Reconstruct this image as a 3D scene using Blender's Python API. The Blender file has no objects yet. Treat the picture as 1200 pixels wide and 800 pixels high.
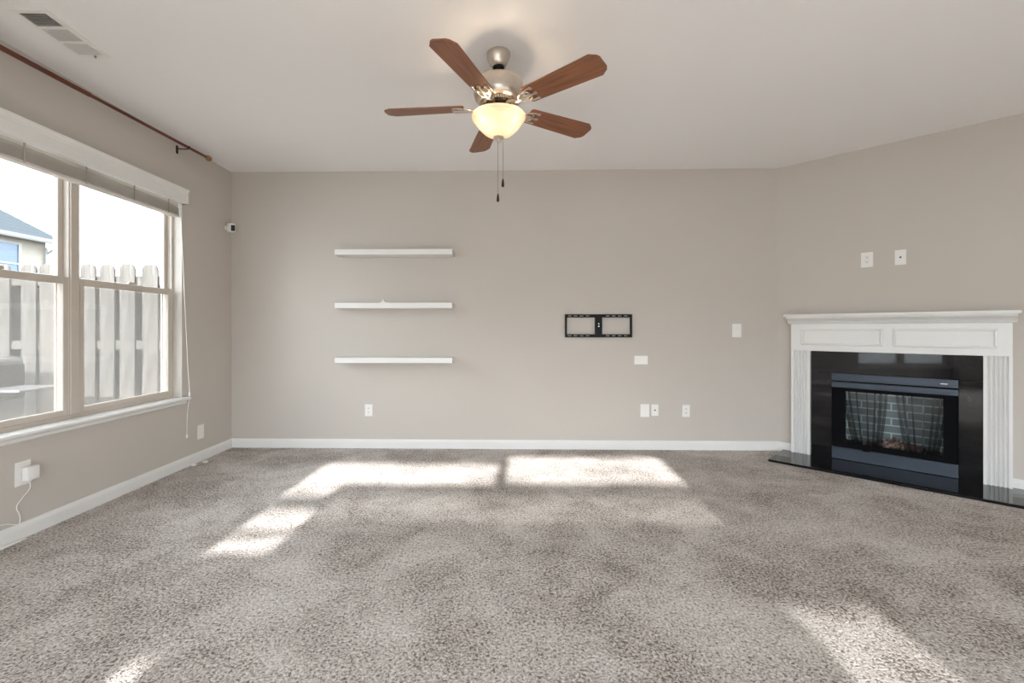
import bpy, bmesh, math, random
from mathutils import Vector, Matrix
random.seed(7)
sc = bpy.context.scene
C = sc.collection
R = math.radians

# ------------------------------------------------------------------ camera
cam_d = bpy.data.cameras.new('camera')
cam = bpy.data.objects.new('camera', cam_d)
C.objects.link(cam)
cam_d.sensor_width = 36.0
cam_d.lens = 530 / 1200 * 36.0
cam_d.shift_x = 20 / 1200
cam_d.shift_y = -14.5 / 1200
cam_d.clip_start = 0.05
cam_d.clip_end = 200
cam.location = (0, 0, 1.177)
cam.rotation_euler = (R(90), 0, math.atan(11 / 530))
sc.camera = cam

# ------------------------------------------------------------------ world, sun, fill light and portals
EL = R(19)
world = bpy.data.worlds.new('world')
sc.world = world
world.use_nodes = True
bg = world.node_tree.nodes['Background']
bg.inputs['Color'].default_value = (0.83, 0.925, 1.0, 1)
bg.inputs['Strength'].default_value = 5.0

sun_d = bpy.data.lights.new('sun', 'SUN')
sun_d.energy = 8.0
sun_d.angle = R(0.7)
sun_d.color = (1.0, 0.99, 0.975)
sun = bpy.data.objects.new('sun', sun_d)
C.objects.link(sun)
sun.rotation_euler = Vector((0.04, 1.0, -math.tan(EL))).to_track_quat('-Z', 'Y').to_euler()


def area(name, loc, direction, sx, sy, power, color):
    d = bpy.data.lights.new(name, 'AREA')
    d.shape = 'RECTANGLE'
    d.size, d.size_y, d.energy, d.color = sx, sy, power, color
    o = bpy.data.objects.new(name, d)
    C.objects.link(o)
    o.location = loc
    o.rotation_euler = Vector(direction).to_track_quat('-Z', 'Z').to_euler()
    return d


# added fill lamp behind the camera, standing in for window daylight
area('rear_fill_light', (-0.3, -2.34, 1.35), (0, 1, 0), 3.0, 1.7, 12, (0.90, 0.96, 1.0))
for nm, yc in (('window_portal', 2.88), ('window_portal_behind', -1.42)):
    d = area(nm, (-2.86, yc, 1.42), (1, 0, 0), 1.8, 1.7, 1, (1, 1, 1))
    d.cycles.is_portal = True

sc.view_settings.view_transform = 'Standard'
sc.view_settings.look = 'None'
sc.view_settings.gamma = 1.0
sc.view_settings.use_curve_mapping = False
sc.view_settings.exposure = 1.0
sc.cycles.use_denoising = True
sc.cycles.max_bounces = 10
sc.cycles.diffuse_bounces = 6
sc.cycles.transparent_max_bounces = 24
sc.cycles.sample_clamp_indirect = 6.0


# ------------------------------------------------------------------ materials
def nt(name):
    m = bpy.data.materials.new(name)
    m.use_nodes = True
    n = m.node_tree.nodes
    return m, n, m.node_tree.links, n['Principled BSDF']


def plain(name, col, rough=0.5, metal=0.0, var=0.04, scale=6.0, bump=0.0, bscale=200.0, spec=0.5, coat=0.0):
    """principled surface with a little procedural variation in its colour"""
    m, n, l, p = nt(name)
    tc = n.new('ShaderNodeTexCoord')
    nz = n.new('ShaderNodeTexNoise')
    nz.inputs['Scale'].default_value = scale
    nz.inputs['Detail'].default_value = 3
    l.new(tc.outputs['Object'], nz.inputs['Vector'])
    rp = n.new('ShaderNodeValToRGB')
    rp.color_ramp.elements[0].position = 0.3
    rp.color_ramp.elements[1].position = 0.7
    rp.color_ramp.elements[0].color = tuple(c * (1 - var) for c in col) + (1,)
    rp.color_ramp.elements[1].color = tuple(min(1, c * (1 + var)) for c in col) + (1,)
    l.new(nz.outputs['Fac'], rp.inputs['Fac'])
    l.new(rp.outputs['Color'], p.inputs['Base Color'])
    p.inputs['Roughness'].default_value = rough
    p.inputs['Metallic'].default_value = metal
    p.inputs['Specular IOR Level'].default_value = spec
    p.inputs['Coat Weight'].default_value = coat
    if bump:
        nb = n.new('ShaderNodeTexNoise')
        nb.inputs['Scale'].default_value = bscale
        l.new(tc.outputs['Object'], nb.inputs['Vector'])
        b = n.new('ShaderNodeBump')
        b.inputs['Strength'].default_value = bump
        b.inputs['Distance'].default_value = 0.002
        l.new(nb.outputs['Fac'], b.inputs['Height'])
        l.new(b.outputs['Normal'], p.inputs['Normal'])
    return m


def carpet_material():
    m, n, l, p = nt('carpet')
    tc = n.new('ShaderNodeTexCoord')
    # warp so that the tufts lie over irregularly
    wz = n.new('ShaderNodeTexNoise'); wz.inputs['Scale'].default_value = 55; wz.inputs['Detail'].default_value = 1
    l.new(tc.outputs['Object'], wz.inputs['Vector'])
    va = n.new('ShaderNodeVectorMath'); va.operation = 'MULTIPLY_ADD'
    va.inputs[1].default_value = (0.02, 0.02, 0.0)
    l.new(wz.outputs['Color'], va.inputs[0]); l.new(tc.outputs['Object'], va.inputs[2])
    vo = n.new('ShaderNodeTexVoronoi'); vo.inputs['Scale'].default_value = 110
    l.new(va.outputs[0], vo.inputs['Vector'])
    fz = n.new('ShaderNodeTexNoise'); fz.inputs['Scale'].default_value = 95; fz.inputs['Detail'].default_value = 3
    fz.inputs['Roughness'].default_value = 0.65
    l.new(va.outputs[0], fz.inputs['Vector'])
    # broad patches where feet and a vacuum have laid the pile over
    bz = n.new('ShaderNodeTexNoise'); bz.inputs['Scale'].default_value = 1.7; bz.inputs['Detail'].default_value = 4
    bz.inputs['Roughness'].default_value = 0.6; bz.inputs['Distortion'].default_value = 0.6
    l.new(tc.outputs['Object'], bz.inputs['Vector'])
    mr = n.new('ShaderNodeMapRange')
    mr.inputs['From Min'].default_value = 0.38; mr.inputs['From Max'].default_value = 0.62
    mr.inputs['To Min'].default_value = -0.055; mr.inputs['To Max'].default_value = 0.045
    l.new(bz.outputs['Fac'], mr.inputs['Value'])
    b2 = n.new('ShaderNodeTexNoise'); b2.inputs['Scale'].default_value = 6.5; b2.inputs['Detail'].default_value = 3
    l.new(tc.outputs['Object'], b2.inputs['Vector'])
    m2 = n.new('ShaderNodeMath'); m2.operation = 'MULTIPLY_ADD'
    m2.inputs[1].default_value = 0.16; m2.inputs[2].default_value = -0.08
    l.new(b2.outputs['Fac'], m2.inputs[0])
    a2 = n.new('ShaderNodeMath'); a2.operation = 'ADD'
    l.new(mr.outputs[0], a2.inputs[0]); l.new(m2.outputs[0], a2.inputs[1])
    ad = n.new('ShaderNodeMath'); ad.operation = 'ADD'
    l.new(fz.outputs['Fac'], ad.inputs[0]); l.new(a2.outputs[0], ad.inputs[1])
    sb = n.new('ShaderNodeMath'); sb.operation = 'MULTIPLY_ADD'
    sb.inputs[1].default_value = -0.16
    l.new(vo.outputs['Distance'], sb.inputs[0]); l.new(ad.outputs[0], sb.inputs[2])
    rp = n.new('ShaderNodeValToRGB')
    e = rp.color_ramp.elements
    e[0].position = 0.27; e[0].color = (0.15, 0.115, 0.095, 1)
    e[1].position = 0.60; e[1].color = (0.86, 0.82, 0.78, 1)
    k = e.new(0.40); k.color = (0.53, 0.475, 0.43, 1)
    l.new(sb.outputs[0], rp.inputs['Fac'])
    l.new(rp.outputs['Color'], p.inputs['Base Color'])
    p.inputs['Roughness'].default_value = 1.0
    p.inputs['Specular IOR Level'].default_value = 0.1
    p.inputs['Sheen Weight'].default_value = 0.15
    p.inputs['Sheen Roughness'].default_value = 0.6
    b = n.new('ShaderNodeBump'); b.inputs['Strength'].default_value = 0.9; b.inputs['Distance'].default_value = 0.015
    l.new(sb.outputs[0], b.inputs['Height'])
    l.new(b.outputs['Normal'], p.inputs['Normal'])
    return m


def wood_material(name, dark, light, rough=0.35, stretch=(1.0, 14.0, 14.0), scale=3.0):
    m, n, l, p = nt(name)
    tc = n.new('ShaderNodeTexCoord')
    mp = n.new('ShaderNodeMapping'); mp.inputs['Scale'].default_value = stretch
    l.new(tc.outputs['Object'], mp.inputs['Vector'])
    nz = n.new('ShaderNodeTexNoise'); nz.inputs['Scale'].default_value = scale; nz.inputs['Detail'].default_value = 6
    nz.inputs['Distortion'].default_value = 0.8
    l.new(mp.outputs[0], nz.inputs['Vector'])
    rp = n.new('ShaderNodeValToRGB')
    rp.color_ramp.elements[0].position = 0.3; rp.color_ramp.elements[1].position = 0.7
    rp.color_ramp.elements[0].color = dark + (1,); rp.color_ramp.elements[1].color = light + (1,)
    l.new(nz.outputs['Fac'], rp.inputs['Fac'])
    l.new(rp.outputs['Color'], p.inputs['Base Color'])
    p.inputs['Roughness'].default_value = rough
    return m


def granite_material():
    m, n, l, p = nt('black_granite')
    tc = n.new('ShaderNodeTexCoord')
    v = n.new('ShaderNodeTexVoronoi'); v.inputs['Scale'].default_value = 220
    l.new(tc.outputs['Object'], v.inputs['Vector'])
    z = n.new('ShaderNodeTexNoise'); z.inputs['Scale'].default_value = 28; z.inputs['Detail'].default_value = 5
    l.new(tc.outputs['Object'], z.inputs['Vector'])
    mu = n.new('ShaderNodeMath'); mu.operation = 'MULTIPLY'
    l.new(v.outputs['Color'], mu.inputs[0]); l.new(z.outputs['Fac'], mu.inputs[1])
    rp = n.new('ShaderNodeValToRGB')
    e = rp.color_ramp.elements
    e[0].position = 0.25; e[0].color = (0.0022, 0.003, 0.0055, 1)
    e[1].position = 0.62; e[1].color = (0.020, 0.017, 0.016, 1)
    l.new(mu.outputs[0], rp.inputs['Fac'])
    l.new(rp.outputs['Color'], p.inputs['Base Color'])
    p.inputs['Roughness'].default_value = 0.04
    p.inputs['IOR'].default_value = 1.52
    return m


def brick_material():
    m, n, l, p = nt('firebrick')
    tc = n.new('ShaderNodeTexCoord')
    sp = n.new('ShaderNodeSeparateXYZ'); cb = n.new('ShaderNodeCombineXYZ')
    l.new(tc.outputs['Object'], sp.inputs[0])
    l.new(sp.outputs['X'], cb.inputs['X']); l.new(sp.outputs['Z'], cb.inputs['Y'])
    br = n.new('ShaderNodeTexBrick')
    br.inputs['Color1'].default_value = (0.26, 0.295, 0.305, 1)
    br.inputs['Color2'].default_value = (0.34, 0.36, 0.36, 1)
    br.inputs['Mortar'].default_value = (0.80, 0.82, 0.82, 1)
    br.inputs['Scale'].default_value = 1.0
    br.inputs['Brick Width'].default_value = 0.205
    br.inputs['Row Height'].default_value = 0.066
    br.inputs['Mortar Size'].default_value = 0.006
    br.inputs['Mortar Smooth'].default_value = 0.2
    l.new(cb.outputs[0], br.inputs['Vector'])
    l.new(br.outputs['Color'], p.inputs['Base Color'])
    p.inputs['Roughness'].default_value = 0.9
    return m


def glass_material(name='window_glass', tint=(1, 1, 1), refl=0.07):
    m = bpy.data.materials.new(name)
    m.use_nodes = True
    n, l = m.node_tree.nodes, m.node_tree.links
    n.clear()
    out = n.new('ShaderNodeOutputMaterial')
    mix = n.new('ShaderNodeMixShader')
    tr = n.new('ShaderNodeBsdfTransparent'); tr.inputs['Color'].default_value = tint + (1,)
    gl = n.new('ShaderNodeBsdfGlossy'); gl.inputs['Roughness'].default_value = 0.02
    lw = n.new('ShaderNodeLayerWeight'); lw.inputs['Blend'].default_value = 0.12
    ma = n.new('ShaderNodeMath'); ma.operation = 'MULTIPLY_ADD'
    ma.inputs[1].default_value = 0.5; ma.inputs[2].default_value = refl * 0.5
    l.new(lw.outputs['Fresnel'], ma.inputs[0])
    l.new(ma.outputs[0], mix.inputs[0]); l.new(tr.outputs[0], mix.inputs[1]); l.new(gl.outputs[0], mix.inputs[2])
    l.new(mix.outputs[0], out.inputs['Surface'])
    return m


def mesh_cloth_material(name, col, opacity):
    """woven mesh: part of the light passes straight through"""
    m = bpy.data.materials.new(name)
    m.use_nodes = True
    n, l = m.node_tree.nodes, m.node_tree.links
    n.clear()
    out = n.new('ShaderNodeOutputMaterial')
    mix = n.new('ShaderNodeMixShader'); mix.inputs[0].default_value = opacity
    tr = n.new('ShaderNodeBsdfTransparent')
    df = n.new('ShaderNodeBsdfDiffuse'); df.inputs['Color'].default_value = col + (1,)
    l.new(tr.outputs[0], mix.inputs[1]); l.new(df.outputs[0], mix.inputs[2])
    l.new(mix.outputs[0], out.inputs['Surface'])
    return m


def bowl_material():
    m = bpy.data.materials.new('alabaster_glass')
    m.use_nodes = True
    n, l = m.node_tree.nodes, m.node_tree.links
    n.clear()
    out = n.new('ShaderNodeOutputMaterial')
    tc = n.new('ShaderNodeTexCoord')
    nz = n.new('ShaderNodeTexNoise'); nz.inputs['Scale'].default_value = 9; nz.inputs['Distortion'].default_value = 2.5
    nz.inputs['Detail'].default_value = 4
    l.new(tc.outputs['Object'], nz.inputs['Vector'])
    rp = n.new('ShaderNodeValToRGB')
    rp.color_ramp.elements[0].position = 0.35; rp.color_ramp.elements[0].color = (0.30, 0.253, 0.20, 1)
    rp.color_ramp.elements[1].position = 0.62; rp.color_ramp.elements[1].color = (0.36, 0.31, 0.255, 1)
    l.new(nz.outputs['Fac'], rp.inputs['Fac'])
    tl = n.new('ShaderNodeBsdfTranslucent'); df = n.new('ShaderNodeBsdfDiffuse')
    l.new(rp.outputs['Color'], tl.inputs['Color']); l.new(rp.outputs['Color'], df.inputs['Color'])
    mx = n.new('ShaderNodeMixShader'); mx.inputs[0].default_value = 0.45
    l.new(tl.outputs[0], mx.inputs[1]); l.new(df.outputs[0], mx.inputs[2])
    gl = n.new('ShaderNodeBsdfGlossy'); gl.inputs['Roughness'].default_value = 0.15
    m2 = n.new('ShaderNodeMixShader'); m2.inputs[0].default_value = 0.04
    l.new(mx.outputs[0], m2.inputs[1]); l.new(gl.outputs[0], m2.inputs[2])
    l.new(m2.outputs[0], out.inputs['Surface'])
    return m


def emit_material(name, col, s):
    m = bpy.data.materials.new(name)
    m.use_nodes = True
    n, l = m.node_tree.nodes, m.node_tree.links
    n.clear()
    out = n.new('ShaderNodeOutputMaterial'); e = n.new('ShaderNodeEmission')
    e.inputs['Color'].default_value = col + (1,); e.inputs['Strength'].default_value = s
    l.new(e.outputs[0], out.inputs['Surface'])
    return m


def shingle_material():
    m, n, l, p = nt('roof_shingles')
    tc = n.new('ShaderNodeTexCoord')
    w = n.new('ShaderNodeTexWave'); w.wave_type = 'BANDS'; w.bands_direction = 'Z'
    w.inputs['Scale'].default_value = 2.2; w.inputs['Distortion'].default_value = 1.0
    l.new(tc.outputs['Object'], w.inputs['Vector'])
    rp = n.new('ShaderNodeValToRGB')
    rp.color_ramp.elements[0].color = (0.014, 0.021, 0.027, 1)
    rp.color_ramp.elements[1].color = (0.020, 0.029, 0.036, 1)
    l.new(w.outputs['Fac'], rp.inputs['Fac'])
    l.new(rp.outputs['Color'], p.inputs['Base Color'])
    p.inputs['Roughness'].default_value = 0.9
    return m


M = dict(
    wall=plain('greige_wall_paint', (0.565, 0.52, 0.472), 0.85, var=0.012, scale=1.5, bump=0.06, bscale=350),
    ceil=plain('white_ceiling_paint', (0.87, 0.855, 0.85), 0.9, var=0.01, scale=1.0, bump=0.08, bscale=300),
    trim=plain('white_trim_paint', (0.80, 0.79, 0.77), 0.35, var=0.01),
    vinyl=plain('shaded_white_vinyl', (0.58, 0.52, 0.455), 0.4, var=0.015),  # white frames toned down, their backlit shade put into the colour
    plate=plain('white_plastic', (0.84, 0.82, 0.79), 0.35, var=0.01),
    slot=plain('dark_plastic', (0.03, 0.03, 0.03), 0.5),
    carpet=carpet_material(),
    black=plain('black_powder_coat', (0.006, 0.006, 0.007), 0.45, var=0.1, spec=0.2),
    steel=plain('bright_steel', (0.7, 0.7, 0.7), 0.25, metal=1.0),
    nickel=plain('brushed_nickel', (0.62, 0.56, 0.49), 0.28, metal=1.0, scale=40),
    bronze=plain('dark_bronze', (0.035, 0.02, 0.014), 0.4, metal=0.6),
    blade=wood_material('cherry_fan_blade', (0.15, 0.047, 0.016), (0.29, 0.105, 0.036), 0.32),
    rod=wood_material('mahogany_rod', (0.075, 0.014, 0.006), (0.15, 0.035, 0.014), 0.35, stretch=(14, 1, 14)),
    finial=wood_material('oak_finial', (0.24, 0.12, 0.05), (0.36, 0.2, 0.09), 0.4),
    bowl=bowl_material(),
    bulb=emit_material('lit_bulb', (1.0, 0.80, 0.56), 12.0),
    granite=granite_material(),
    brick=brick_material(),
    fmetal=plain('charcoal_metal', (0.045, 0.058, 0.08), 0.35, metal=0.35, var=0.05),
    soot=plain('sooty_metal', (0.005, 0.005, 0.006), 0.8, spec=0.08),
    glass=glass_material(),
    fglass=glass_material('fireplace_glass', (0.94, 0.97, 0.98), 0.03),
    screen=mesh_cloth_material('insect_screen', (0.72, 0.71, 0.69), 0.27),
    dimmer_dense=mesh_cloth_material('sun_dimmer', (0.2, 0.2, 0.2), 0.55),  # for the sheet added to weaken the sun on the carpet
    dimmer_light=mesh_cloth_material('thin_sun_dimmer', (0.3, 0.3, 0.3), 0.4),  # thinner weave for the other added dimming sheet
    fmesh=mesh_cloth_material('fire_screen_mesh', (0.008, 0.009, 0.01), 0.36),
    log=wood_material('charred_log', (0.016, 0.009, 0.007), (0.09, 0.045, 0.03), 0.9),
    ember=plain('ember_chunk', (0.24, 0.14, 0.11), 0.9, var=0.95, scale=30),
    slat=plain('white_blind_slat', (0.66, 0.61, 0.55), 0.45, var=0.03),
    tape=plain('taupe_ladder_tape', (0.40, 0.36, 0.31), 0.8),
    cord=plain('white_cord', (0.86, 0.85, 0.82), 0.6),
    paper=plain('white_paper', (0.86, 0.85, 0.82), 0.8),
    fence=wood_material('weathered_fence_wood', (0.034, 0.030, 0.025), (0.116, 0.108, 0.097), 0.9, stretch=(9, 9, 0.7), scale=4),
    siding=plain('cream_siding', (0.26, 0.232, 0.195), 0.8),
    gutter=plain('white_gutter', (0.24, 0.24, 0.235), 0.5),
    shingle=shingle_material(),
    hglass=plain('blue_reflection_pane', (0.06, 0.10, 0.16), 0.1),  # blue reflection put into the pane colour
    lawn=plain('dry_lawn', (0.06, 0.058, 0.042), 1.0, var=0.3, scale=5),
    concrete=plain('pale_concrete', (0.42, 0.42, 0.41), 0.9, var=0.08, scale=3),
    grill=plain('charcoal_grill_enamel', (0.03, 0.03, 0.032), 0.35),
    grillpanel=plain('grey_grill_panel', (0.13, 0.127, 0.124), 0.45),
    grilllid=plain('pale_grill_lid', (0.22, 0.21, 0.20), 0.4),
)


# ------------------------------------------------------------------ mesh helpers
def link(name, bm, mat, parent=None, loc=None, rot=None, smooth=False, angle=35):
    me = bpy.data.meshes.new(name)
    bmesh.ops.recalc_face_normals(bm, faces=bm.faces[:])
    bm.to_mesh(me)
    bm.free()
    mats = mat if isinstance(mat, (list, tuple)) else [mat]
    for m in mats:
        me.materials.append(m)
    if smooth:
        me.polygons.foreach_set('use_smooth', [True] * len(me.polygons))
        try:
            me.set_sharp_from_angle(angle=R(angle))
        except Exception:
            pass
    o = bpy.data.objects.new(name, me)
    C.objects.link(o)
    if parent is not None:
        o.parent = parent
    if loc is not None:
        o.location = loc
    if rot is not None:
        o.rotation_euler = rot
    return o


def box(bm, x0, x1, y0, y1, z0, z1, bev=0.0, seg=2, mi=0):
    g = bmesh.ops.create_cube(bm, size=1.0)
    vs = g['verts']
    for v in vs:
        v.co = Vector((x0 + (v.co.x + .5) * (x1 - x0), y0 + (v.co.y + .5) * (y1 - y0), z0 + (v.co.z + .5) * (z1 - z0)))
    fs = set(f for v in vs for f in v.link_faces)
    for f in fs:
        f.material_index = mi
    if bev > 0:
        es = list(set(e for v in vs for e in v.link_edges))
        r = bmesh.ops.bevel(bm, geom=es, offset=bev, segments=seg, affect='EDGES', profile=0.5)
        for f in r['faces']:
            f.material_index = mi
    return vs


def new_box(x0, x1, y0, y1, z0, z1, bev=0.0, seg=2):
    bm = bmesh.new()
    box(bm, x0, x1, y0, y1, z0, z1, bev, seg)
    return bm


def prism(bm, pts, axis, a0, a1):
    """closed polygon pts (2D) extruded along axis 'x','y' or 'z' from a0 to a1"""
    def co(p, a):
        return {'x': (a, p[0], p[1]), 'y': (p[0], a, p[1]), 'z': (p[0], p[1], a)}[axis]
    A = [bm.verts.new(co(p, a0)) for p in pts]
    B = [bm.verts.new(co(p, a1)) for p in pts]
    bm.faces.new(A)
    bm.faces.new(B[::-1])
    k = len(pts)
    for i in range(k):
        bm.faces.new((A[i], B[i], B[(i + 1) % k], A[(i + 1) % k]))


def lathe(bm, prof, seg=40, c=(0, 0, 0), close=False, ax='z'):
    rings = []
    for r, z in prof:
        ring = []
        if r < 1e-6:
            ring = [bm.verts.new(_ax(0, 0, z, c, ax))]
        else:
            for i in range(seg):
                t = 2 * math.pi * i / seg
                ring.append(bm.verts.new(_ax(r * math.cos(t), r * math.sin(t), z, c, ax)))
        rings.append(ring)
    for a, b in zip(rings, rings[1:]):
        for i in range(seg):
            j = (i + 1) % seg
            if len(a) == 1 and len(b) == 1:
                continue
            if len(a) == 1:
                bm.faces.new((a[0], b[i], b[j]))
            elif len(b) == 1:
                bm.faces.new((a[i], b[0], a[j]))
            else:
                bm.faces.new((a[i], b[i], b[j], a[j]))
    return rings


def _ax(x, y, z, c, ax):
    if ax == 'z':
        return (c[0] + x, c[1] + y, c[2] + z)
    if ax == 'y':
        return (c[0] + x, c[1] + z, c[2] + y)
    return (c[0] + z, c[1] + x, c[2] + y)


def tube(bm, pts, r, seg=10, closed=False):
    pts = [Vector(p) for p in pts]
    n = len(pts)
    rings = []
    prev = None
    for i, p in enumerate(pts):
        if closed:
            t = (pts[(i + 1) % n] - pts[i - 1]).normalized()
        else:
            t = (pts[min(i + 1, n - 1)] - pts[max(i - 1, 0)]).normalized()
        if prev is None:
            a = t.orthogonal().normalized()
        else:
            a = (prev - t * prev.dot(t)).normalized()
        prev = a
        b = t.cross(a)
        rr = r[i] if isinstance(r, (list, tuple)) else r
        rings.append([bm.verts.new(p + (a * math.cos(2 * math.pi * k / seg) + b * math.sin(2 * math.pi * k / seg)) * rr) for k in range(seg)])
    m = n if closed else n - 1
    for i in range(m):
        A, B = rings[i], rings[(i + 1) % n]
        for k in range(seg):
            bm.faces.new((A[k], B[k], B[(k + 1) % seg], A[(k + 1) % seg]))
    if not closed:
        bm.faces.new(rings[0][::-1])
        bm.faces.new(rings[-1])


def smooth_path(pts, k=6):
    pts = [Vector(p) for p in pts]
    out = []
    for i in range(len(pts) - 1):
        p0, p1, p2, p3 = pts[max(i - 1, 0)], pts[i], pts[i + 1], pts[min(i + 2, len(pts) - 1)]
        for j in range(k):
            t = j / k
            out.append(0.5 * ((2 * p1) + (p2 - p0) * t + (2 * p0 - 5 * p1 + 4 * p2 - p3) * t * t + (3 * p1 - p0 - 3 * p2 + p3) * t ** 3))
    out.append(pts[-1])
    return out


def tag(o, label=None, cat=None, group=None, kind=None):
    if label: o['label'] = label
    if cat: o['category'] = cat
    if group: o['group'] = group
    if kind: o['kind'] = kind
    return o


def thing(name, label, cat, loc=(0, 0, 0), rz=0.0, group=None):
    o = bpy.data.objects.new(name, None)
    o.empty_display_size = 0.1
    C.objects.link(o)
    o.location = loc
    o.rotation_euler = (0, 0, rz)
    return tag(o, label, cat, group)


def struct(name, bm, mat, label, parent=None, cat=None, **k):
    o = link(name, bm, mat, parent, **k)
    return tag(o, label, cat or name.split('_')[0], kind='structure')


def wall_cells(bm, axis, t0, t1, u0, u1, z0, z1, holes):
    """a wall slab with rectangular holes; axis 'x': slab t0..t1 in x and u along y; axis 'y': the other way"""
    us = sorted(set([u0, u1] + [h[0] for h in holes] + [h[1] for h in holes]))
    zs = sorted(set([z0, z1] + [h[2] for h in holes] + [h[3] for h in holes]))
    nu, nz = len(us) - 1, len(zs) - 1

    def solid(i, j):
        if not (0 <= i < nu and 0 <= j < nz):
            return False
        cu, cz = (us[i] + us[i + 1]) / 2, (zs[j] + zs[j + 1]) / 2
        return not any(h[0] < cu < h[1] and h[2] < cz < h[3] for h in holes)
    V = {}

    def vert(i, j, s):
        if (i, j, s) not in V:
            t = t1 if s else t0
            V[i, j, s] = bm.verts.new((t, us[i], zs[j]) if axis == 'x' else (us[i], t, zs[j]))
        return V[i, j, s]
    for i in range(nu):
        for j in range(nz):
            if not solid(i, j):
                continue
            for s in (0, 1):
                bm.faces.new((vert(i, j, s), vert(i + 1, j, s), vert(i + 1, j + 1, s), vert(i, j + 1, s)))
            for (di, dj, a, b) in ((-1, 0, (i, j), (i, j + 1)), (1, 0, (i + 1, j), (i + 1, j + 1)),
                                   (0, -1, (i, j), (i + 1, j)), (0, 1, (i, j + 1), (i + 1, j + 1))):
                if not solid(i + di, j + dj):
                    bm.faces.new((vert(*a, 0), vert(*b, 0), vert(*b, 1), vert(*a, 1)))


# ------------------------------------------------------------------ room shell
XL, YB, YR, XR, ZC = -2.72, 4.455, -2.4, 4.6, 2.74
DC = Vector((2.65, 4.455, 0))          # corner where the diagonal wall starts
DLEN = (XR - 2.65) * math.sqrt(2)       # its length
DROT = R(-45)

bm = bmesh.new()
pts = [(XL - .01, YR - .01), (XR + .01, YR - .01), (XR + .01, YB - (XR - 2.65)), (2.65, YB + .01), (XL - .01, YB + .01)]
prism(bm, pts, 'z', -0.08, 0.0)
struct('floor', bm, M['carpet'], 'wall-to-wall cut-pile carpet in mottled beige and brown')
bm = bmesh.new()
pts = [(XL - .3, YR - .3), (XR + .3, YR - .3), (XR + .3, YB + .3), (XL - .3, YB + .3)]
prism(bm, pts, 'z', ZC, ZC + 0.12)
struct('ceiling', bm, M['ceil'], 'flat white painted ceiling')

bm = bmesh.new()
box(bm, XL - .16, 2.65 + .07, YB, YB + .14, -0.08, ZC)
struct('wall_back', bm, M['wall'], 'greige wall behind the floating shelves')

WY0, WY1, WZ0, WZ1 = 2.00, 3.76, 0.575, 2.34
bm = bmesh.new()
wall_cells(bm, 'x', XL - .16, XL, YR - .14, YB + .02, -0.08, ZC, [(WY0, WY1, WZ0, WZ1), (-2.37, -0.47, 0.36, WZ1)])
struct('wall_left', bm, M['wall'], 'greige wall with the twin window')

bm = bmesh.new()
k = math.tan(EL)
zl = lambda y: k * (y - YR)             # height at the rear wall of the ray that lands at depth y
xl = lambda x, y: x - 0.04 * (y - YR)   # its place along the rear wall
holes = [(-1.80, -0.31, zl(3.43), zl(3.99)), (-0.22, 1.14, zl(3.47), zl(4.22)),  # unseen openings shaped so the sun draws the carpet patches
         (-1.80, -1.46, zl(3.18), zl(3.43)), (-1.77, -1.43, zl(2.36), zl(2.585)), (-1.77, -1.43, zl(2.625), zl(2.97)),
         (-1.40, 1.12, zl(2.75), zl(3.24)),
         (1.02, 1.38, 0.05, zl(2.0)), (-1.46, 1.02, 0.05, zl(1.42)), (1.75, 4.35, 0.05, zl(1.25)), (-1.49, -1.40, 0.05, zl(1.62))]  # wide low openings added for sun bounce off the floor
wall_cells(bm, 'y', YR - .06, YR, XL - .16, XR + .14, -0.08, ZC, holes)
struct('wall_rear', bm, M['wall'], 'greige wall behind the camera with openings shaped to cast the sun patches')
link('sun_dimmer', new_box(.99, 1.41, YR - .05, YR - .048, .02, zl(2.0) + .01), M['dimmer_light'], bpy.data.objects['wall_rear'])  # unseen sheet added to dim the right-hand sun patch
link('sun_dimmer', new_box(-1.42, 1.14, YR - .05, YR - .048, zl(2.75) - .01, zl(3.24) + .01), M['dimmer_dense'], bpy.data.objects['wall_rear'])  # unseen sheet added to leave only a faint sun band

bm = bmesh.new()
box(bm, XR, XR + .14, YR - .06, YB - (XR - 2.65) + .06, -0.08, ZC)
struct('wall_right', bm, M['wall'], 'greige wall to the right of the fireplace wall')

FB = (0.437, 1.235, 0.0, 0.786)         # firebox opening in the diagonal wall (s0, s1, z0, z1)
bm = bmesh.new()
wall_cells(bm, 'y', 0, .12, 0, DLEN, -0.08, ZC, [(FB[0], FB[1], 0.02, FB[3])])
struct('wall_diagonal', bm, M['wall'], 'greige diagonal corner wall over the fireplace', loc=DC, rot=(0, 0, DROT))


def baseboard(bm, L0, L1):
    """profile in local coords: runs along x, stands out towards -y"""
    prism(bm, [(0, 0), (-0.015, 0), (-0.015, 0.062), (-0.012, 0.072), (-0.008, 0.078), (-0.006, 0.086), (0, 0.088)], 'x', L0, L1)


bm = bmesh.new(); baseboard(bm, XL, 2.65)
struct('baseboard_back', bm, M['trim'], 'white baseboard along the back wall', loc=(0, YB, 0))
bm = bmesh.new(); baseboard(bm, YR, YB)
struct('baseboard_left', bm, M['trim'], 'white baseboard under the twin window', loc=(XL, 0, 0), rot=(0, 0, R(90)))
bm = bmesh.new(); baseboard(bm, 0.0, 0.131)
struct('baseboard_diagonal', bm, M['trim'], 'short white baseboard left of the fireplace', loc=DC, rot=(0, 0, DROT))
bm = bmesh.new(); baseboard(bm, 1.509, DLEN)
struct('baseboard_right', bm, M['trim'], 'white baseboard right of the fireplace', loc=DC, rot=(0, 0, DROT))


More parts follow.
